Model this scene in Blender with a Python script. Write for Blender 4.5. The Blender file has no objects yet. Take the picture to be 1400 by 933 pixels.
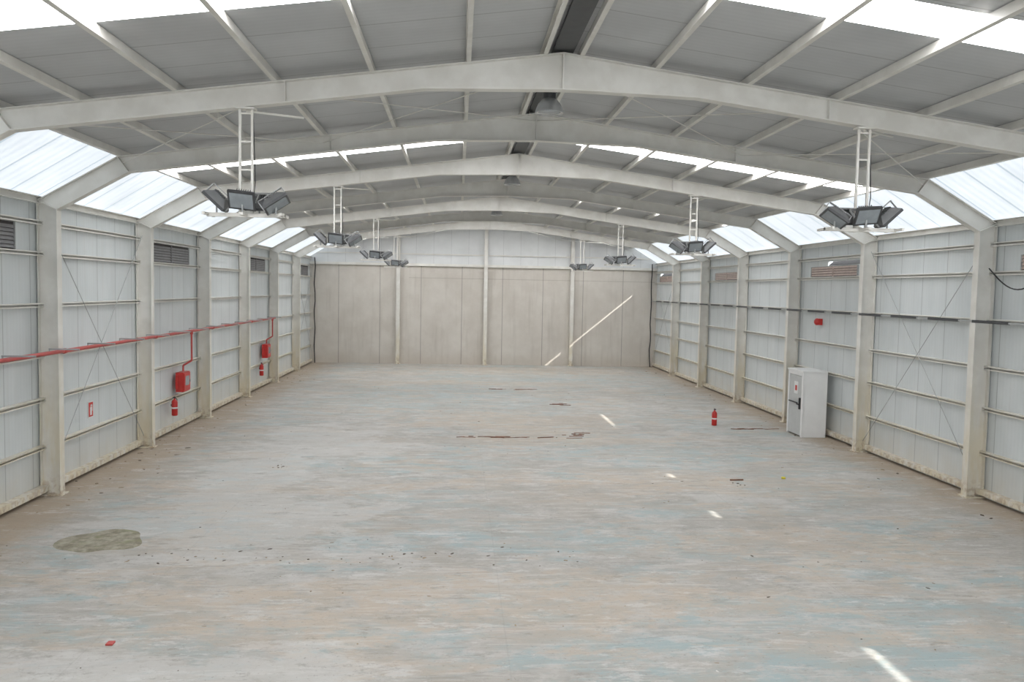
import bpy, math, random
from mathutils import Vector, Matrix, Euler
random.seed(7)
S=bpy.context.scene
W=20.0; DF=48.2; BAY=5.13; Y0=-6.0
fy=lambda i: (13.0 if i==1 else DF-BAY*(8-i))

# ---------------------------------------------------------------- materials
def newmat(name):
    m=bpy.data.materials.new(name); m.use_nodes=True
    nt=m.node_tree; b=nt.nodes['Principled BSDF']
    return m,nt,b
class N:
    def __init__(s,nt): s.nt=nt
    def n(s,t,**k):
        x=s.nt.nodes.new(t)
        for a,v in k.items(): setattr(x,a,v)
        return x
    def link(s,a,b): s.nt.links.new(a,b)
    def pos(s):
        g=s.n('ShaderNodeNewGeometry'); return g.outputs['Position']
    def sep(s,v):
        x=s.n('ShaderNodeSeparateXYZ'); s.link(v,x.inputs[0]); return x.outputs
    def math(s,op,a,b=None,c=None,clamp=False):
        x=s.n('ShaderNodeMath',operation=op,use_clamp=clamp)
        for i,v in enumerate((a,b,c)):
            if v is None: continue
            if isinstance(v,(int,float)): x.inputs[i].default_value=v
            else: s.link(v,x.inputs[i])
        return x.outputs[0]
    def mapping(s,v,scale,loc=(0,0,0)):
        x=s.n('ShaderNodeMapping'); s.link(v,x.inputs[0]); x.inputs['Scale'].default_value=scale; x.inputs['Location'].default_value=loc
        return x.outputs[0]
    def noise(s,v,scale,detail=4,rough=.55,dist=0):
        x=s.n('ShaderNodeTexNoise'); s.link(v,x.inputs['Vector'])
        x.inputs['Scale'].default_value=scale;x.inputs['Detail'].default_value=detail;x.inputs['Roughness'].default_value=rough;x.inputs['Distortion'].default_value=dist
        return x.outputs['Fac']
    def ramp(s,f,lo,hi):
        x=s.n('ShaderNodeMapRange',interpolation_type='SMOOTHSTEP'); s.link(f,x.inputs[0])
        x.inputs[1].default_value=lo;x.inputs[2].default_value=hi
        return x.outputs[0]
    def mix(s,f,a,b,mode='MIX'):
        x=s.n('ShaderNodeMix',data_type='RGBA',blend_type=mode)
        if isinstance(f,(int,float)): x.inputs[0].default_value=f
        else: s.link(f,x.inputs[0])
        for i,v in ((6,a),(7,b)):
            if isinstance(v,tuple): x.inputs[i].default_value=(*v,1) if len(v)==3 else v
            else: s.link(v,x.inputs[i])
        return x.outputs[2]
    def seam(s,coord,period,width,off=0.0):
        a=s.math('ADD',coord,off+1000*period)
        m=s.math('MODULO',a,period)
        d=s.math('ABSOLUTE',s.math('SUBTRACT',m,period/2))
        return s.math('GREATER_THAN',d,period/2-width/2)

def simple(name,col,rough=.5,metal=0,var=.12,scale=6,dirt=None):
    m,nt,b=newmat(name); k=N(nt)
    p=k.pos(); f=k.ramp(k.noise(p,scale,5),.3,.7)
    c=k.mix(f,tuple(v*(1-var) for v in col),tuple(min(1,v*(1+var*.5)) for v in col))
    k.link(c,b.inputs['Base Color']); b.inputs['Roughness'].default_value=rough; b.inputs['Metallic'].default_value=metal
    return m

def paint_steel():
    m,nt,b=newmat('cream_painted_steel'); k=N(nt); p=k.pos(); z=k.sep(p)[2]
    f=k.ramp(k.noise(p,2.2,6),.35,.7)
    c=k.mix(f,(.69,.67,.62),(.78,.765,.72))
    low=k.math('SUBTRACT',1.0,k.ramp(z,.1,3.6))
    st=k.math('MULTIPLY',low,k.ramp(k.noise(k.mapping(p,(4,4,.8)),1.3,5),.25,.65))
    c=k.mix(k.math('MULTIPLY',st,.8),c,(.66,.58,.41))
    rust=k.math('MULTIPLY',k.math('SUBTRACT',1.0,k.ramp(z,.0,.5)),k.ramp(k.noise(p,9,5),.45,.6))
    c=k.mix(k.math('MULTIPLY',rust,.6),c,(.36,.25,.15))
    k.link(c,b.inputs['Base Color']); b.inputs['Roughness'].default_value=.45
    return m
def wall_panel():
    m,nt,b=newmat('white_insulated_panel'); k=N(nt); p=k.pos(); x,y,z=k.sep(p)
    f=k.ramp(k.noise(k.mapping(p,(1,1,.35)),1.6,6),.3,.75)
    c=k.mix(f,(.60,.635,.64),(.67,.70,.705))
    st=k.ramp(k.noise(k.mapping(p,(1,7,.35)),1.0,5),.5,.8)
    c=k.mix(k.math('MULTIPLY',st,.3),c,(.54,.53,.50))
    low=k.math('SUBTRACT',1.0,k.ramp(z,.1,1.2))
    c=k.mix(k.math('MULTIPLY',low,k.math('MULTIPLY',k.noise(p,2,4),.8)),c,(.57,.52,.42))
    s1=k.seam(y,1.026,.024,.35)
    c=k.mix(k.math('MULTIPLY',s1,.6),c,(.25,.26,.26))
    rib=k.math('MULTIPLY',k.math('SINE',k.math('MULTIPLY',y,2*math.pi/.114)),.025)
    c2=k.mix(k.math('ADD',rib,.03),c,(.35,.36,.36))
    k.link(c2,b.inputs['Base Color']); b.inputs['Roughness'].default_value=.5
    return m
def far_panel():
    m,nt,b=newmat('precast_concrete'); k=N(nt); p=k.pos(); x,y,z=k.sep(p)
    f=k.ramp(k.noise(p,.9,7,.65),.3,.72)
    c=k.mix(f,(.57,.53,.475),(.65,.615,.56))
    st=k.ramp(k.noise(k.mapping(p,(4,1,.3)),1.0,5),.50,.75)
    c=k.mix(k.math('MULTIPLY',st,.4),c,(.44,.40,.35))
    low=k.math('SUBTRACT',1.0,k.ramp(z,0,.9))
    c=k.mix(k.math('MULTIPLY',low,.35),c,(.48,.41,.33))
    s1=k.seam(x,2.34,.035,.72)
    c=k.mix(k.math('MULTIPLY',s1,.65),c,(.2,.18,.16))
    h=k.math('MULTIPLY',k.math('GREATER_THAN',z,4.93),k.math('LESS_THAN',z,4.965))
    h2=k.math('MULTIPLY',h,k.math('GREATER_THAN',x,5.6))
    c=k.mix(k.math('MULTIPLY',h2,.4),c,(.28,.24,.2))
    k.link(c,b.inputs['Base Color']); b.inputs['Roughness'].default_value=.85
    return m
def gable_sheet():
    m,nt,b=newmat('gable_white_sheet'); k=N(nt); p=k.pos(); x,y,z=k.sep(p)
    c=k.mix(k.ramp(k.noise(p,1.2,5),.3,.7),(.66,.67,.67),(.72,.73,.73))
    c=k.mix(k.math('MULTIPLY',k.seam(x,1.0,.02),.4),c,(.3,.3,.3))
    k.link(c,b.inputs['Base Color']); b.inputs['Roughness'].default_value=.5
    return m
def roof_mat():
    m,nt,b=newmat('grey_roof_panel'); k=N(nt); p=k.pos(); x,y,z=k.sep(p)
    c=k.mix(k.ramp(k.noise(p,.8,6),.3,.7),(.47,.48,.49),(.54,.55,.56))
    c=k.mix(k.math('MULTIPLY',k.seam(y,1.026,.022,.1),.6),c,(.2,.2,.2))
    rib=k.math('MULTIPLY',k.math('SINE',k.math('MULTIPLY',y,2*math.pi/.128)),.03)
    c=k.mix(k.math('ADD',rib,.03),c,(.2,.2,.2))
    k.link(c,b.inputs['Base Color']); b.inputs['Roughness'].default_value=.45
    return m
def floor_mat():
    m,nt,b=newmat('worn_painted_concrete'); k=N(nt); p=k.pos(); x,y,z=k.sep(p)
    wn=k.noise(k.mapping(p,(.45,.9,1)),.9,10,.72)
    warp=k.math('MULTIPLY',k.math('SUBTRACT',wn,.5),4.5)
    def ell(cx,cy,rx,ry):
        dx=k.math('DIVIDE',k.math('SUBTRACT',x,cx),rx); dy=k.math('DIVIDE',k.math('SUBTRACT',y,cy),ry)
        r=k.math('SQRT',k.math('ADD',k.math('MULTIPLY',dx,dx),k.math('MULTIPLY',dy,dy)))
        return k.math('SUBTRACT',1.0,k.ramp(k.math('ADD',r,warp),.9,1.15))
    def union(L):
        o=ell(*L[0])
        for e in L[1:]: o=k.math('MAXIMUM',o,ell(*e))
        return o
    base=k.mix(k.ramp(k.noise(p,.8,9,.65),.40,.60),(.355,.34,.31),(.47,.455,.425))
    fine=k.ramp(k.noise(k.mapping(p,(1,1.5,1)),2.2,12,.8),.45,.55)
    base=k.mix(k.math('MULTIPLY',fine,.42),base,(.55,.535,.505))
    blue=k.ramp(k.noise(k.mapping(p,(.16,.38,1),(3.1,1.7,0)),1.7,11,.68,.5),.50,.55)
    blue=k.math('MAXIMUM',k.math('MULTIPLY',blue,.9),union([(8,33,4.5,3.5),(13.5,22,3,1.4),(12,9.6,3.2,.8),(7,20.5,3,1.0),(12.5,41,5,3),(14.2,10.6,2.5,1.0),(10,14.2,4,.7)]))
    bl2=k.ramp(k.noise(k.mapping(p,(1.1,1.9,1)),1.2,12,.76),.45,.55)
    blf=k.math('MULTIPLY',blue,k.math('ADD',k.math('MULTIPLY',bl2,.75),.15))
    c=k.mix(blf,base,(.305,.385,.39))
    sand=k.ramp(k.noise(k.mapping(p,(.18,.5,1),(7.7,4.2,0)),1.7,11,.70,.7),.52,.57)
    sand=k.math('MAXIMUM',k.math('MULTIPLY',sand,.9),union([(10.4,27.5,3.4,2.0),(9.3,11.6,4.2,1.0),(13,18.5,3,1.1),(6.2,10.7,2.0,.7),(14.8,14,2.3,1.2),(9,38.5,6,.8),(11.2,24.0,2.6,.8),(12,44.5,6,1.5)]))
    sa2=k.ramp(k.noise(k.mapping(p,(1.3,2.4,1)),1.3,12,.76),.43,.55)
    sf=k.math('MULTIPLY',sand,k.math('ADD',k.math('MULTIPLY',sa2,.65),.2))
    c=k.mix(sf,c,(.485,.41,.325))
    # grey-brown dust films, large and mid scale
    du0=k.ramp(k.noise(k.mapping(p,(.5,1.1,1),(9,31,0)),.55,10,.66,.6),.50,.57)
    c=k.mix(k.math('MULTIPLY',du0,.42),c,(.36,.335,.295))
    du=k.ramp(k.noise(k.mapping(p,(.8,1.6,1),(5,13,0)),.9,12,.74,.4),.50,.57)
    c=k.mix(k.math('MULTIPLY',du,.45),c,(.40,.365,.31))
    # sweep / tyre streaks
    stk=k.ramp(k.noise(k.mapping(p,(.4,3.0,1),(2,9,0)),1.0,10,.72,2.4),.54,.60)
    c=k.mix(k.math('MULTIPLY',stk,.4),c,(.59,.57,.535))
    stk2=k.ramp(k.noise(k.mapping(p,(.5,3.4,1),(21,3,0)),1.0,10,.72,2.6),.56,.63)
    c=k.mix(k.math('MULTIPLY',stk2,.42),c,(.28,.265,.24))
    pale=union([(4.9,23.5,1.9,2.6),(4.6,15.5,2.2,2.0),(3.8,19.5,1.2,2.0),(6,8.6,2.4,1.2)])
    c=k.mix(k.math('MULTIPLY',pale,.45),c,(.58,.57,.545))
    # sand drifted against the long walls (more on the left)
    d=k.math('MINIMUM',k.math('MULTIPLY',x,.72),k.math('SUBTRACT',W,x))
    e=k.math('SUBTRACT',1.0,k.ramp(k.math('ADD',d,k.math('MULTIPLY',k.noise(p,1.0,10,.75),-2.4)),-.8,.35))
    c=k.mix(k.math('MULTIPLY',e,.85),c,(.38,.305,.225))
    wf=k.math('MULTIPLY',k.ramp(k.noise(k.mapping(p,(.6,1.5,1),(11,2,0)),1.6,12,.8),.55,.60),.55)
    c=k.mix(wf,c,(.60,.595,.57))
    sp=k.ramp(k.noise(p,16,6,.75),.58,.66)
    c=k.mix(k.math('MULTIPLY',sp,.55),c,(.22,.20,.17))
    dk=k.ramp(k.noise(k.mapping(p,(.7,1.4,1)),2.4,12,.8),.55,.64)
    c=k.mix(k.math('MULTIPLY',dk,.6),c,(.25,.235,.205))
    c=k.mix(k.math('MULTIPLY',k.math('MULTIPLY',k.seam(x,5.0,.02,.9),k.noise(p,.4,3)),.25),c,(.25,.24,.22))
    k.link(c,b.inputs['Base Color'])
    r=k.math('ADD',k.math('MULTIPLY',blf,-.2),.68); k.link(r,b.inputs['Roughness'])
    bp_=k.n('ShaderNodeBump'); bp_.inputs['Strength'].default_value=.3; bp_.inputs['Distance'].default_value=.02
    k.link(k.noise(p,9,8,.7),bp_.inputs['Height']); k.link(bp_.outputs[0],b.inputs['Normal'])
    return m
def skylight_mat(name,col,strength,seam=True,pat=True):
    m,nt,b=newmat(name); k=N(nt); p=k.pos(); x,y,z=k.sep(p)
    c=k.mix(k.ramp(k.noise(p,1.0,5),.3,.7),tuple(v*.88 for v in col),col)
    if seam:
        c=k.mix(k.math('MULTIPLY',k.seam(y,1.026,.07),.65),c,(.33,.40,.46))
        rib=k.math('MULTIPLY',k.math('SINE',k.math('MULTIPLY',y,2*math.pi/.257)),.09)
        c=k.mix(k.math('ADD',rib,.09),c,(.3,.42,.55))
    k.link(c,b.inputs['Emission Color']); b.inputs['Emission Strength'].default_value=strength
    v=.2 if seam else .7
    b.inputs['Base Color'].default_value=(v,v,v,1); b.inputs['Roughness'].default_value=.4
    return m

STEEL=paint_steel(); PANEL=wall_panel(); FAR=far_panel(); GABLE=gable_sheet(); ROOF=roof_mat(); FLOOR=floor_mat()
SKY=skylight_mat('translucent_eave_sheet',(.85,.915,.97),1.06)
SKYR=skylight_mat('translucent_roof_sheet',(.985,.985,1.0),12.5,seam=False)
RED=simple('red_paint',(.55,.03,.025),.35)
REDP=simple('red_pipe_paint',(.50,.07,.06),.4)
DARK=simple('dark_grey_metal',(.06,.062,.065),.5)
MID=simple('grey_cast_aluminium',(.17,.175,.18),.45,.2)
BLK=simple('black_rubber',(.015,.015,.016),.5)
GALV=simple('galvanised_steel',(.42,.43,.43),.45,.3)
ALU=simple('spun_aluminium',(.6,.61,.62),.35,.5)
GLASS=simple('lamp_glass',(.30,.33,.35),.12)
WHITE=simple('white_paint',(.80,.80,.79),.5,var=.04,scale=2)
DOORG=simple('grey_door_paint',(.52,.53,.52),.5,var=.04)
LOUV=simple('louvre_grey',(.20,.195,.20),.5)
LOUVLIT=simple('louvre_sunlit_brown',(.50,.39,.34),.5)  # sunlit look of the right-hand slats put into their base colour
LGAP=simple('louvre_shadow_gap',(.05,.045,.045),.8)
WOOD=simple('splintered_wood',(.24,.12,.08),.8,var=.4,scale=12)
DEB1=simple('debris_dark',(.11,.085,.065),.8); DEB2=simple('debris_tan',(.34,.27,.19),.85); DEB3=simple('debris_pale',(.65,.64,.61),.7)
YEL=simple('yellow_plastic',(.7,.6,.04),.5)
SIGNW=simple('sign_white',(.75,.75,.74),.5,var=.03)
FRED=simple('sign_red',(.6,.05,.04),.5,var=.03)

# ---------------------------------------------------------------- mesh builder
class MB:
    def __init__(s): s.v=[];s.f=[];s.m=[];s.mats=[];s.sm=[]
    def mi(s,mat):
        if mat not in s.mats: s.mats.append(mat)
        return s.mats.index(mat)
    def add(s,vs,fs,mat,smooth=False):
        o=len(s.v); s.v+= [tuple(v) for v in vs]; i=s.mi(mat)
        for f in fs: s.f.append(tuple(a+o for a in f)); s.m.append(i); s.sm.append(smooth)
    def box(s,lo,hi,mat,M=None):
        x0,y0,z0=lo;x1,y1,z1=hi
        vs=[Vector(v) for v in [(x0,y0,z0),(x1,y0,z0),(x1,y1,z0),(x0,y1,z0),(x0,y0,z1),(x1,y0,z1),(x1,y1,z1),(x0,y1,z1)]]
        if M: vs=[M@v for v in vs]
        s.add(vs,[(3,2,1,0),(4,5,6,7),(0,1,5,4),(1,2,6,5),(2,3,7,6),(3,0,4,7)],mat)
    def cyl(s,a,b,r,mat,n=10,r2=None,smooth=True,M=None):
        a=Vector(a);b=Vector(b); r2=r if r2 is None else r2
        d=(b-a).normalized(); u=d.orthogonal().normalized(); w=d.cross(u)
        vs=[]
        for P,rr in ((a,r),(b,r2)):
            for i in range(n):
                t=2*math.pi*i/n; vs.append(P+(u*math.cos(t)+w*math.sin(t))*rr)
        if M: vs=[M@v for v in vs]
        s.add(vs,[(i,(i+1)%n,n+(i+1)%n,n+i) for i in range(n)],mat,smooth)
        s.add(vs[:n],[tuple(reversed(range(n)))],mat); s.add(vs[n:],[tuple(range(n))],mat)
    def lathe(s,prof,mat,c=(0,0,0),n=24,M=None):
        vs=[]
        for r,z in prof:
            for i in range(n):
                t=2*math.pi*i/n; vs.append(Vector((c[0]+r*math.cos(t),c[1]+r*math.sin(t),c[2]+z)))
        if M: vs=[M@v for v in vs]
        fs=[]
        for j in range(len(prof)-1):
            for i in range(n): fs.append((j*n+i,j*n+(i+1)%n,(j+1)*n+(i+1)%n,(j+1)*n+i))
        s.add(vs,fs,mat,True)
    def prism(s,poly,axis,a,b,mat):
        """poly 2-D pts (other axes in order), extruded along axis a..b"""
        n=len(poly); vs=[]
        for t in (a,b):
            for p in poly:
                v=list(p); v.insert(axis,t); vs.append(v)
        fs=[(i,(i+1)%n,n+(i+1)%n,n+i) for i in range(n)]+[tuple(reversed(range(n))),tuple(range(n,2*n))]
        s.add(vs,fs,mat)
    def tube(s,pts,r,mat,n=8):
        for a,b in zip(pts[:-1],pts[1:]): s.cyl(a,b,r,mat,n)
    def obj(s,name,parent=None,bevel=0,fix=True):
        me=bpy.data.meshes.new(name); me.from_pydata(s.v,[],s.f)
        for m in s.mats: me.materials.append(m)
        for p,i,sm in zip(me.polygons,s.m,s.sm): p.material_index=i; p.use_smooth=sm
        if fix:
            import bmesh
            bm=bmesh.new(); bm.from_mesh(me); bmesh.ops.recalc_face_normals(bm,faces=bm.faces); bm.to_mesh(me); bm.free()
        o=bpy.data.objects.new(name,me); S.collection.objects.link(o)
        if bevel:
            md=o.modifiers.new('bevel','BEVEL'); md.width=bevel; md.segments=2; md.limit_method='ANGLE'
        if parent: o.parent=parent
        return o
def empty(name,loc=(0,0,0)):
    e=bpy.data.objects.new(name,None); e.location=loc; e.empty_display_size=.2; S.collection.objects.link(e); return e

roofz=lambda x: 8.13-.133*abs(x-10)

# ---------------------------------------------------------------- shell
b=MB(); b.box((-.3,Y0,-.2),(W+.3,DF+.2,0),FLOOR); b.obj('floor')
b=MB(); b.box((-.08,Y0,0),(0,DF,6.0),PANEL); b.obj('wall_left')
# right wall with thin open slots above the louvres (daylight leaks)
slots=[(5.3,6.25),(12.15,12.7),(15.6,16.0),(23.2,25.6),(44.5,47.4)]
b=MB(); b.box((W,Y0,0),(W+.04,DF,5.29),PANEL); b.box((W,Y0,5.42),(W+.04,DF,6.0),PANEL)
yy=Y0
for a,c in slots:
    b.box((W,yy,5.29),(W+.04,a,5.42),PANEL); yy=c
b.box((W,yy,5.29),(W+.04,DF,5.42),PANEL)
for a,c in slots:  # sloping blade added outside each slot to hide the bright sky beyond
    b.prism([(W+.04,5.29),(W+.34,5.29+.3*.83),(W+.34,5.27+.3*.83),(W+.04,5.27)],1,a-.4,c+.1,LGAP)
b.obj('wall_right')
# far wall
b=MB(); b.box((-.08,DF,0),(W+.08,DF+.16,5.7),FAR); b.box((-.08,DF,5.7),(W+.08,DF+.14,6.3),GABLE)
b.prism([(-.08,6.3),(W+.08,6.3),(W-1.45,roofz(1.45)+.1),(10,8.25),(1.45,roofz(1.45)+.1)],1,DF+.02,DF+.14,GABLE)
b.obj('wall_far')
# back wall (behind the viewer) with a wide opening added to let sky fill light in
b=MB(); b.box((-.08,Y0-.1,0),(2.5,Y0,6.2),PANEL); b.box((17.5,Y0-.1,0),(W+.08,Y0,6.2),PANEL)
b.prism([(2.5,5.2),(17.5,5.2),(17.5,6.2),(W+.08,6.2),(W-1.45,roofz(1.45)+.1),(10,8.25),(1.45,roofz(1.45)+.1),(-.08,6.2),(2.5,6.2)],1,Y0-.1,Y0,PANEL)
b.obj('wall_back')
# roof
strips=[(-.8,.1),(9.25,10.15),(19.78,20.68),(30.05,30.95),(40.3,41.2),(45.6,46.1)]  # last strip is an extra one, added to brighten the far gable
b=MB()
def slope(b,y0,y1,mat,t=.08,inner=0.0):
    for sx in (-1,1):
        xk=10+sx*8.58; xi=10+sx*inner
        b.prism([(xi,roofz(xi)),(xk,roofz(xk)),(xk,roofz(xk)+t),(xi,roofz(xi)+t)],1,y0,y1,mat)
yy=Y0
for a,c in strips: slope(b,yy,a,ROOF); yy=c
slope(b,yy,DF+.05,ROOF)
# folded flashing at the roof edge
for sx in (-1,1):
    P=lambda u:(10+sx*(10-u))
    b.prism([(P(1.30),6.92),(P(1.46),7.06),(P(1.75),7.16),(P(1.75),7.20),(P(1.40),7.12),(P(1.26),6.96)],1,Y0,DF,GALV)
b.obj('ceiling')
for a,c in strips:
    b=MB(); slope(b,a,c,SKYR,.03); b.obj('roof_skylight')
# eaves: translucent sheet lapped under the flashing
for sx in (-1,1):
    b=MB()
    P=lambda u:(10+sx*(10-u))
    b.prism([(P(-.06),6.02),(P(1.44),6.938),(P(1.42),6.978),(P(-.08),6.06)],1,Y0+.005,DF-.005,SKY)
    b.obj('eave_skylight')

# ---------------------------------------------------------------- portal frames
outer=[(.04,0),(.04,5.96),(1.6,6.858),(10,7.976)]
inner=[(.40,0),(.40,5.795),(1.804,6.583),(7.9,7.395),(10,7.45)]
def frame(i):
    y=fy(i); b=MB()
    for sx in (-1,1):
        T=lambda p:(10+sx*(10-p[0]),p[1])
        def web(pts): b.prism([T(p) for p in pts],1,y-.009,y+.009,STEEL)
        web([outer[0],outer[1],inner[1],inner[0]])
        web([outer[1],outer[2],inner[2],inner[1]])
        web([outer[2],(7.9,7.976-.133*2.1),inner[3],inner[2]])
        web([(7.9,7.976-.133*2.1),outer[3],inner[4],inner[3]])
        def flange(pts,w,t,side):
            n=len(pts); off=[]
            for j,p in enumerate(pts):
                ds=[]
                if j>0: ds.append((Vector(p)-Vector(pts[j-1])).normalized())
                if j<n-1: ds.append((Vector(pts[j+1])-Vector(p)).normalized())
                d=sum(ds,Vector((0,0))).normalized(); nn=Vector((-d.y,d.x))*side
                off.append((p[0]+nn.x*t,p[1]+nn.y*t))
            for j in range(n-1):
                b.prism([T(pts[j]),T(pts[j+1]),T(off[j+1]),T(off[j])],1,y-w/2,y+w/2,STEEL)
        flange(outer,.2,.016,1); flange(inner,.2,.018,-1)
        for a,c in ((outer[1],inner[1]),(outer[2],inner[2]),((5.8,7.417),(5.8,7.115))):
            d=(Vector(c)-Vector(a)).normalized(); nn=Vector((-d.y,d.x))*.008
            b.prism([T((a[0]+nn.x,a[1]+nn.y)),T((c[0]+nn.x,c[1]+nn.y)),T((c[0]-nn.x,c[1]-nn.y)),T((a[0]-nn.x,a[1]-nn.y))],1,y-.095,y+.095,STEEL)
        x0,x1=sorted((T((.0,0))[0],T((.47,0))[0])); b.box((x0,y-.16,0),(x1,y+.16,.03),STEEL)
    b.box((9.99,y-.1,7.45),(10.01,y+.1,7.976),STEEL)
    b.obj('portal_frame')
for i in range(-1,8): frame(i)
# gable posts
for x in (5.0,10.0,15.0):
    b=MB(); y1=DF-.0
    b.box((x-.1,y1-.26,0),(x+.1,y1-.245,roofz(x)),STEEL); b.box((x-.1,y1-.02,0),(x+.1,y1-.004,roofz(x)),STEEL)
    b.box((x-.007,y1-.245,0),(x+.007,y1-.02,roofz(x)),STEEL); b.box((x-.16,y1-.3,0),(x+.16,y1-.004,.025),STEEL)
    b.obj('gable_column')

# purlins, girts
def cee(b,x,z,y0,y1,h,w,ang,mat,t=.012,flip=1):
    pts=[(0,0),(w,0),(w,t),(t,t),(t,h-t),(w,h-t),(w,h),(0,h)]
    ca,sa=math.cos(ang),math.sin(ang)
    P=[]
    for u,v in pts:
        u=(u-w/2)*flip; P.append((x+u*ca-v*sa,z+u*sa+v*ca))
    b.prism(P,1,y0,y1,mat)
b=MB()
for sx in (-1,1):
    for d in (.28,1.45,2.9,4.35,5.8,7.2,8.35):
        x=10+sx*d; z=7.985-.133*d
        cee(b,x,z,Y0,DF,.135,.07,-sx*math.atan(.133),STEEL,flip=sx)
    cee(b,10+sx*9.92,5.9,Y0,DF,.14,.10,0,STEEL,flip=-sx)
b.obj('roof_purlins')
b=MB(); b.box((9.84,Y0,8.02),(10.16,DF,8.06),DARK); b.obj('ridge_flashing')
for nm,sx in (('left',-1),('right',1)):
    b=MB()
    for z in (.98,1.95,2.85,3.87,4.90,5.52):
        xw=10+sx*10
        pts=[(0,.0),(.11,.0),(.11,.025),(.10,.025),(.10,.01),(.01,.01),(.01,.08),(.10,.08),(.10,.065),(.11,.065),(.11,.09),(0,.09)]
        b.prism([(xw-sx*u,z-.045+v) for u,v in pts],1,Y0,DF,STEEL)
    b.obj('wall_girts')
    b=MB(); xs=sorted((10+sx*10,10+sx*9.84)); b.box((xs[0],Y0,.08),(xs[1],DF,.2),STEEL)
    b.obj('baseboard_'+nm)
b=MB(); b.box((0,DF-.12,5.62),(W,DF-.0,5.76),STEEL); b.obj('trim_1')
b=MB(); b.box((0,DF-.05,6.27),(W,DF-.0,6.33),STEEL); b.obj('trim_2')

def rods(name,segs,r=.009,mat=STEEL):
    b=MB()
    for a,c in segs: b.cyl(a,c,r,mat,6)
    b.obj(name)
segs=[]
for bay in (0,2,7):
    for x in (.16,W-.16):
        ya,yb=fy(bay),fy(bay+1)
        segs+=[((x,ya,.3),(x,yb,5.6)),((x,yb,.3),(x,ya,5.6))]
rods('wall_cross_bracing',segs,.008,GALV)
segs=[]
for bay in (1,7,-1):
    ya,yb=fy(bay),fy(bay+1)
    xs=[1.65,5.65,10,14.35,18.35]
    for a,c in zip(xs[:-1],xs[1:]):
        z=lambda x:7.9-.133*abs(x-10)-.05
        segs+=[((a,ya,z(a)),(c,yb,z(c))),((a,yb,z(a)),(c,ya,z(c)))]
rods('roof_cross_bracing',segs)

# ---------------------------------------------------------------- louvre windows
wn=1
for bay in (-1,1,3,5,7):
    for sx in (-1,1):
        ya=(DF-BAY*(8-bay))+ (1.05 if bay<7 else 1.2); yb=ya+3.15
        b=MB(); xw=10+sx*10; mat=LOUV if sx<0 else LOUVLIT
        z0,z1=4.95,(5.47 if sx<0 else 5.27)
        X=lambda u: xw-sx*u
        def bx(u0,u1,y0,y1,za,zb,m):
            a,c=sorted((X(u0),X(u1))); b.box((a,y0,za),(c,y1,zb),m)
        bx(.0,.006,ya,yb,z0,z1,LGAP)
        bx(0,.035,ya-.03,ya,z0,z1,GALV); bx(0,.035,yb,yb+.03,z0,z1,GALV); bx(0,.035,(ya+yb)/2-.02,(ya+yb)/2+.02,z0,z1,mat)
        n=int((z1-z0)/.075)
        for k in range(n):
            z=z0+.02+k*.075
            b.prism([(X(.006),z+.055),(X(.03),z),(X(.03),z+.012),(X(.006),z+.067)],1,ya,yb,mat)
        b.obj('window_%d'%wn); wn+=1

# ---------------------------------------------------------------- floodlight clusters
def floodlight(b,M):
    w,l=.20,.155
    b.box((-w,-l,-.05),(w,l,-.005),DARK,M)
    b.box((-w+.03,-l+.03,-.054),(w-.03,l-.03,-.048),GLASS,M)
    t=[(-w,-l,-.005),(w,-l,-.005),(w,l,-.005),(-w,l,-.005),(-.11,-.09,.10),(.11,-.09,.10),(.11,.09,.10),(-.11,.09,.10)]
    b.add([M@Vector(v) for v in t],[(3,2,1,0),(4,5,6,7),(0,1,5,4),(1,2,6,5),(2,3,7,6),(3,0,4,7)],MID)
    for k in range(7):
        x=-.10+k*.033; b.box((x-.004,-.1,.06),(x+.004,.1,.125),MID,M)
    b.box((-.07,.09,.01),(.07,.17,.08),MID,M)
    for s in (-1,1):
        b.box((s*(w+.005)-.006,-.02,-.03),(s*(w+.005)+.006,.02,.17),GALV,M)
    b.box((-w-.01,-.02,.16),(w+.01,.02,.17),GALV,M)
def cluster(x,y,ztop,mir=1):
    b=MB(); zb=5.42
    for s in (-.09,.09):
        b.box((x+s-.018,y-.018,zb),(x+s+.018,y+.018,ztop),STEEL)
    z=zb+.25
    while z<ztop: b.box((x-.09,y-.01,z-.012),(x+.09,y+.01,z+.012),STEEL); z+=.42
    b.box((x-.58,y-.03,zb-.04),(x+.58,y+.03,zb+.02),STEEL)
    b.box((x-.58,y-.28,zb-.03),(x-.54,y+.28,zb+.01),STEEL); b.box((x+.54,y-.28,zb-.03),(x+.58,y+.28,zb+.01),STEEL)
    b.box((x-.03,y-.32,zb-.03),(x+.03,y+.32,zb+.01),STEEL)
    b.box((x-.14,y-.09,ztop-.03),(x+.14,y+.09,ztop-.003),STEEL)
    b.cyl((x,y,ztop-.05),(x+.75,y+.55,ztop-.02),.018,STEEL,8)
    for dx,dy,rx,ry,rz,dz in ((-.44*mir,0,0,.75*mir,0,.2),(-.02*mir,-.16,-.9,.1*mir,0,.21),(.46*mir,-.1,-.35,-.6*mir,.2*mir,.17),(.14*mir,.25,.6,0,0,.2)):
        M=Matrix.Translation((x+dx,y+dy,zb+dz))@Euler((rx,ry,rz)).to_matrix().to_4x4()
        floodlight(b,M)
        b.cyl((x+dx,y+dy*.9,zb),(x+dx,y+dy,zb+dz-.04),.015,GALV,6)
    b.tube([(x+.09,y,zb+.05),(x+.14,y-.02,zb+.5),(x+.11,y,ztop-.3),(x+.1,y,ztop-.02)],.008,BLK,6)
    b.obj('floodlight_cluster')
for i in (1,3,5,7):
    for x,mir in ((5.22,1),(14.8,-1)): cluster(x,fy(i)-.03,7.016 ,mir)

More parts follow.
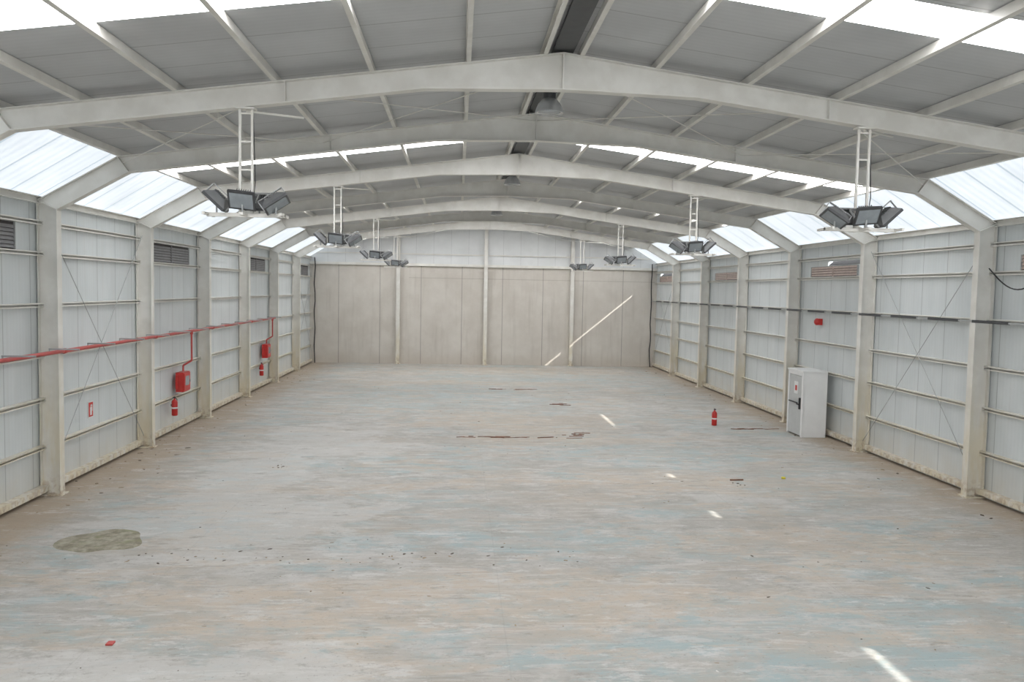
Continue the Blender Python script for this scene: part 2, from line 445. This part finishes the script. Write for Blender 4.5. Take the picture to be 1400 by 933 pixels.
def highbay(y):
    b=MB(); c=(10,y,7.5)
    b.lathe([(.20,0),(.255,-.02),(.25,.0),(.235,.06),(.20,.14),(.14,.21),(.10,.235)],ALU,c)
    b.lathe([(0,-.01),(.1,-.015),(.21,0)],GLASS,c)
    b.lathe([(.1,.23),(.11,.24),(.11,.36),(.09,.38),(0,.38)],DARK,c,16)
    b.box((9.86,y-.09,7.86),(10.14,y+.09,7.97),DARK)
    b.cyl((10,y,7.95),(10,y,8.02),.012,GALV)
    b.obj('high_bay_lamp')
for y in (14.9,25.1,35.4): highbay(y)

# ---------------------------------------------------------------- left wall services
b=MB(); zp=2.95; xp=.49
b.cyl((xp,Y0,zp),(xp,36.9,zp),.04,REDP,12)
for y in [fy(i) for i in range(-1,6)]: b.box((.422,y-.03,zp-.06),(xp,y+.03,zp-.03),GALV); b.cyl((xp,y-.04,zp),(xp,y+.04,zp),.055,REDP,12)
for yd,zb in ((25.5,1.76),(36.4,1.87)):
    b.cyl((xp,yd,zp),(xp,yd,zp-.1),.045,REDP); b.tube([(xp,yd,zp),(xp,yd,zb+.3),(.24,yd,zb+.15),(.24,yd,zb-.02)],.028,REDP)
b.obj('fire_main_pipe')
b=MB()
y=Y0+.7
while y<37:
    b.box((.42,y-.02,zp+.055),(1.0,y+.02,zp+.085),GALV); b.box((.42,y-.012,zp+.0),(.435,y+.012,zp+.07),GALV); y+=1.71
b.obj('cable_tray_brackets')
def hosebox(y,z):
    b=MB()
    b.box((.115,y-.3,z),(.34,y+.3,z+.58),RED)
    b.box((.34,y-.27,z+.03),(.362,y+.27,z+.55),RED)
    b.box((.362,y-.17,z+.18),(.366,y+.17,z+.46),GLASS)
    b.box((.362,y+.2,z+.26),(.385,y+.235,z+.34),GALV)
    b.box((.12,y-.34,z+.1),(.2,y-.3,z+.5),RED)
    b.obj('fire_hose_cabinet',bevel=.008)
hosebox(25.5,1.14); hosebox(36.4,1.25)
def extinguisher(x,y,z,h=.55):
    b=MB(); r=.085
    b.lathe([(0,0),(r*.8,0),(r,.02),(r,h*.72),(r*.85,h*.8),(r*.4,h*.86),(.025,h*.88),(.025,h*.95),(0,h*.95)],RED,(x,y,z),20)
    b.lathe([(r+.001,h*.38),(r+.001,h*.46)],SIGNW,(x,y,z),20)
    b.box((x-.02,y-.03,z+h*.93),(x+.02,y+.03,z+h),DARK)
    b.box((x-.012,y-.13,z+h*.98),(x+.012,y+.02,z+h*1.02),DARK)
    b.tube([(x,y+.03,z+h*.95),(x+.03,y+.11,z+h*.85),(x+.04,y+.12,z+h*.5),(x+.03,y+.1,z+h*.25)],.011,BLK)
    if z>.1: b.box((x-.1,y-.03,z+h*.5),(x-r+.01,y+.03,z+h*.62),DARK)
    b.obj('fire_extinguisher')
extinguisher(.215,24.8,.5); extinguisher(.215,35.6,.55); extinguisher(16.95,26.9,0)
def sign(x,y,z,nx=1):
    b=MB(); s=nx
    def bx(u0,u1,a,c,za,zb,m):
        p,q=sorted((x+s*u0,x+s*u1)); b.box((p,a,za),(q,c,zb),m)
    bx(0,.006,y-.13,y+.13,z-.19,z+.19,SIGNW); bx(.006,.009,y-.11,y+.11,z-.165,z+.165,FRED)
    bx(.009,.011,y-.045,y+.045,z-.13,z+.05,SIGNW); bx(.009,.011,y-.02,y+.02,z+.05,z+.09,SIGNW); bx(.009,.011,y-.02,y+.07,z+.08,z+.11,SIGNW)
    bx(.009,.011,y+.055,y+.075,z-.04,z+.09,SIGNW)
    b.obj('fire_extinguisher_sign')
sign(.012,19.7,1.42)

# right wall cable busbar
b=MB(); x=19.6; z=3.86; y=Y0
while y<DF-2:
    b.box((x-.03,y,z-.03),(x+.02,y+1.2,z+.03),DARK); b.box((x-.025,y+1.2,z-.02),(x+.015,y+1.71,z+.02),GALV)
    b.box((x+.035,y+.6,z-.015),(19.92,y+.63,z+.015),GALV); y+=1.71
b.box((x+.02,Y0,z-.02),(x+.035,DF-.4,z+.02),GALV)
b.obj('wall_busbar')
b=MB(); b.box((19.86,25.8,3.42),(19.995,26.0,3.62),RED); b.lathe([(0,.09),(.05,.085),(.1,.05),(.115,0)],RED,(0,0,0),20,Matrix.Translation((19.86,25.9,3.52))@Euler((0,-math.pi/2,0)).to_matrix().to_4x4())
b.obj('fire_alarm_bell')
b=MB(); pts=[]
for t in range(17):
    u=t/16; pts.append((19.75,17.2-1.9*u,5.0-.45*math.sin(math.pi*u)-(.0)*u))
b.tube(pts,.014,BLK,6); b.obj('loose_cable')
b=MB()
for x0 in (.3,19.65):
    pts=[(x0+.025*math.sin(j*1.7),DF-.15-.05*math.cos(j*2.1),6.0-j*.5) for j in range(13)]
    b.tube(pts,.03,BLK,6)
b.obj('drop_cable')

# ---------------------------------------------------------------- door cabinet (right)
e=empty('utility_cubicle',(19.3,25.25,0))
def child(b,nm,bevel=0):
    o=b.obj(nm,bevel=bevel); o.parent=e; o.matrix_parent_inverse=Matrix.Translation((-19.3,-25.25,0)); return o
b=MB(); x0,x1,y0,y1=18.97,19.74,24.7,25.85
b.box((x0+.04,y0,0),(x1,y0+.04,2.0),WHITE); b.box((x0+.04,y1-.04,0),(x1,y1,2.0),WHITE); b.box((x1-.04,y0+.04,0),(x1,y1-.04,2.0),WHITE); b.box((x0-.02,y0-.02,2.0),(x1,y1+.02,2.05),WHITE)
b.box((x0,y0,0),(x0+.06,y0+.1,2.0),WHITE); b.box((x0,y1-.1,0),(x0+.06,y1,2.0),WHITE); b.box((x0,y0+.1,1.88),(x0+.06,y1-.1,2.0),WHITE)
child(b,'casing',.006)
b=MB(); b.box((x0+.012,y0+.11,.04),(x0+.05,y1-.11,1.87),DOORG)
child(b,'door_leaf')
b=MB(); b.box((x0-.03,y0+.15,.85),(x0+.012,y0+.22,1.2),BLK); b.box((x0-.05,y0+.17,.98),(x0-.03,y0+.34,1.02),BLK); b.box((x0-.05,y0+.3,1.02),(x0-.02,y1-.2,1.05),DARK); child(b,'handle')
b=MB(); b.box((x0+.002,y0+.38,1.3),(x0+.011,y0+.66,1.68),SIGNW); b.box((x0-.001,y0+.44,1.4),(x0+.004,y0+.58,1.56),FRED); child(b,'door_sign')

# ---------------------------------------------------------------- floor things
def blob(name,cx,cy,rx,ry,mat,h=.006,n=40,amp=.12,seed=1):
    random.seed(seed); ph=[random.uniform(0,6.28) for _ in range(5)]
    vs=[(cx,cy,h)];
    for ring,rr,hh in ((1,.6,h),(2,.92,h*.8),(3,1,.0005)):
        for i in range(n):
            t=2*math.pi*i/n; k=1+amp*sum(math.sin((q+2)*t+ph[q])/(q+1.5) for q in range(5))
            vs.append((cx+rx*rr*k*math.cos(t),cy+ry*rr*k*math.sin(t),hh))
    fs=[(0,1+i,1+(i+1)%n) for i in range(n)]
    for r in (0,1):
        fs+=[(1+r*n+i,1+(r+1)*n+i,1+(r+1)*n+(i+1)%n,1+r*n+(i+1)%n) for i in range(n)]
    b=MB(); b.add(vs,fs,mat,True); return b.obj(name)
m,nt,bs=newmat('rough_mortar_patch'); k=N(nt); p=k.pos()
c=k.mix(k.ramp(k.noise(p,5,8,.7),.35,.65),(.22,.20,.15),(.40,.37,.29)); c=k.mix(k.math('MULTIPLY',k.ramp(k.noise(p,3,5),.5,.65),.5),c,(.22,.24,.12))
k.link(c,bs.inputs['Base Color']); bs.inputs['Roughness'].default_value=.95
blob('mortar_patch',2.5,14.25,.60,.72,m,.012,seed=3,amp=.2)

b=MB(); random.seed(11)
def chip(x,y,s,mat,el=1.0):
    M=Matrix.Translation((x,y,0))@Euler((0,0,random.uniform(0,3.14))).to_matrix().to_4x4()
    n=random.randint(4,6); h=s*random.uniform(.15,.4)
    top=[];bot=[]
    for i in range(n):
        t=2*math.pi*i/n+random.uniform(-.3,.3); r=s*random.uniform(.6,1)
        bot.append(M@Vector((r*math.cos(t)*el,r*math.sin(t),.0005))); top.append(M@Vector((r*.8*math.cos(t)*el,r*.8*math.sin(t),h)))
    b.add(bot+top,[(i,(i+1)%n,n+(i+1)%n,n+i) for i in range(n)]+[tuple(range(n,2*n))],mat)
for _ in range(380):
    y=6+40*random.random()**1.3; x=random.uniform(.6,19.4)
    chip(x,y,random.uniform(.006,.018)*(1+y*.02),random.choice([DEB1,DEB2,DEB2,DEB3]),random.choice([1,1,2.2]))
for _ in range(70): chip(random.gauss(6.5,2.6),random.gauss(13.3,.25),random.uniform(.01,.028),random.choice([DEB1,DEB1,DEB2]),random.choice([1,2.2]))
for _ in range(190):
    y=random.uniform(8,46); sd=random.choice([0,0,1]); x=abs(random.gauss(.6,.45))+.1; x=x if sd==0 else W-x
    chip(x,y,random.uniform(.015,.045),random.choice([DEB1,DEB2,DEB2]),random.choice([1,2]))
for x,y in ((4.2,20.3),(4.35,20.1),(14.9,18.5)):
    for _ in range(6): chip(x+random.gauss(0,.1),y+random.gauss(0,.1),random.uniform(.015,.035),random.choice([DEB1,DEB2,DEB3]))
b.obj('floor_debris')
def plankpile(name,x0,x1,y,n,mat,seed,wid=.1):
    global b
    random.seed(seed); b=MB()
    for _ in range(n):
        x=random.uniform(x0,x1); L=random.uniform(.12,.55); a=random.gauss(0,.2)
        M=Matrix.Translation((x,y+random.gauss(0,wid),.0))@Euler((0,0,a)).to_matrix().to_4x4()
        b.box((-L/2,-.022,.001),(L/2,.022,random.uniform(.008,.02)),mat,M)
    return b.obj(name)
plankpile('broken_planks',8.5,12.2,24.4,17,WOOD,4,.05)
plankpile('broken_planks',11.6,12.3,24.9,8,WOOD,5,.12)
plankpile('broken_planks',9.5,12.0,36.3,14,WOOD,6,.06)
plankpile('broken_planks',12.2,12.9,31.5,8,WOOD,8,.15)
plankpile('broken_planks',17.4,18.8,26.2,10,WOOD,9,.06)
b=MB(); M=Matrix.Translation((15.0,18.9,0))@Euler((0,0,.1)).to_matrix().to_4x4(); b.box((-.16,-.02,0.001),(.16,.02,.03),WOOD,M); b.obj('wood_offcut')
b=MB(); b.box((4.28,10.05,.001),(4.36,10.15,.02),REDP); b.obj('red_plastic_scrap')
b=MB(); b.lathe([(0,.0),(.05,.001),(.05,.04),(0,.045)],YEL,(16.2,19.1,0),12); b.obj('yellow_cap')

# ---------------------------------------------------------------- light
sun=bpy.data.lights.new('sun','SUN'); sun.energy=8; sun.angle=math.radians(.5); sun.color=(1,.97,.92)
so=bpy.data.objects.new('sun',sun); S.collection.objects.link(so)
d=Vector((-1,.55,-.83)).normalized(); so.rotation_euler=d.to_track_quat('-Z','Y').to_euler(); so.location=(30,-10,20)
w=bpy.data.worlds.new('sky'); S.world=w; w.use_nodes=True
bg=w.node_tree.nodes['Background']; bg.inputs[0].default_value=(.88,.94,1.0,1); bg.inputs[1].default_value=2.6
S.view_settings.view_transform='Standard'

# ---------------------------------------------------------------- camera
yaw,pit,rol,cx,H=.0649,.0612,.0186,8.4472,4.3535
cy,sy=math.cos(yaw),math.sin(yaw);cp,sp=math.cos(pit),math.sin(pit)
R=Vector((cy,-sy,0));F=Vector((sy*cp,cy*cp,-sp));U=Vector((sy*sp,cy*sp,cp))
c,s=math.cos(rol),math.sin(rol); Rc=R*c+U*s; Uc=-R*s+U*c
cam=bpy.data.cameras.new('camera'); cam.sensor_width=36; cam.lens=1140.74/1400*36; cam.clip_end=300
co=bpy.data.objects.new('camera',cam); S.collection.objects.link(co)
M=Matrix((( Rc.x,Uc.x,-F.x,cx),(Rc.y,Uc.y,-F.y,0),(Rc.z,Uc.z,-F.z,H),(0,0,0,1)))
co.matrix_world=M
S.camera=co
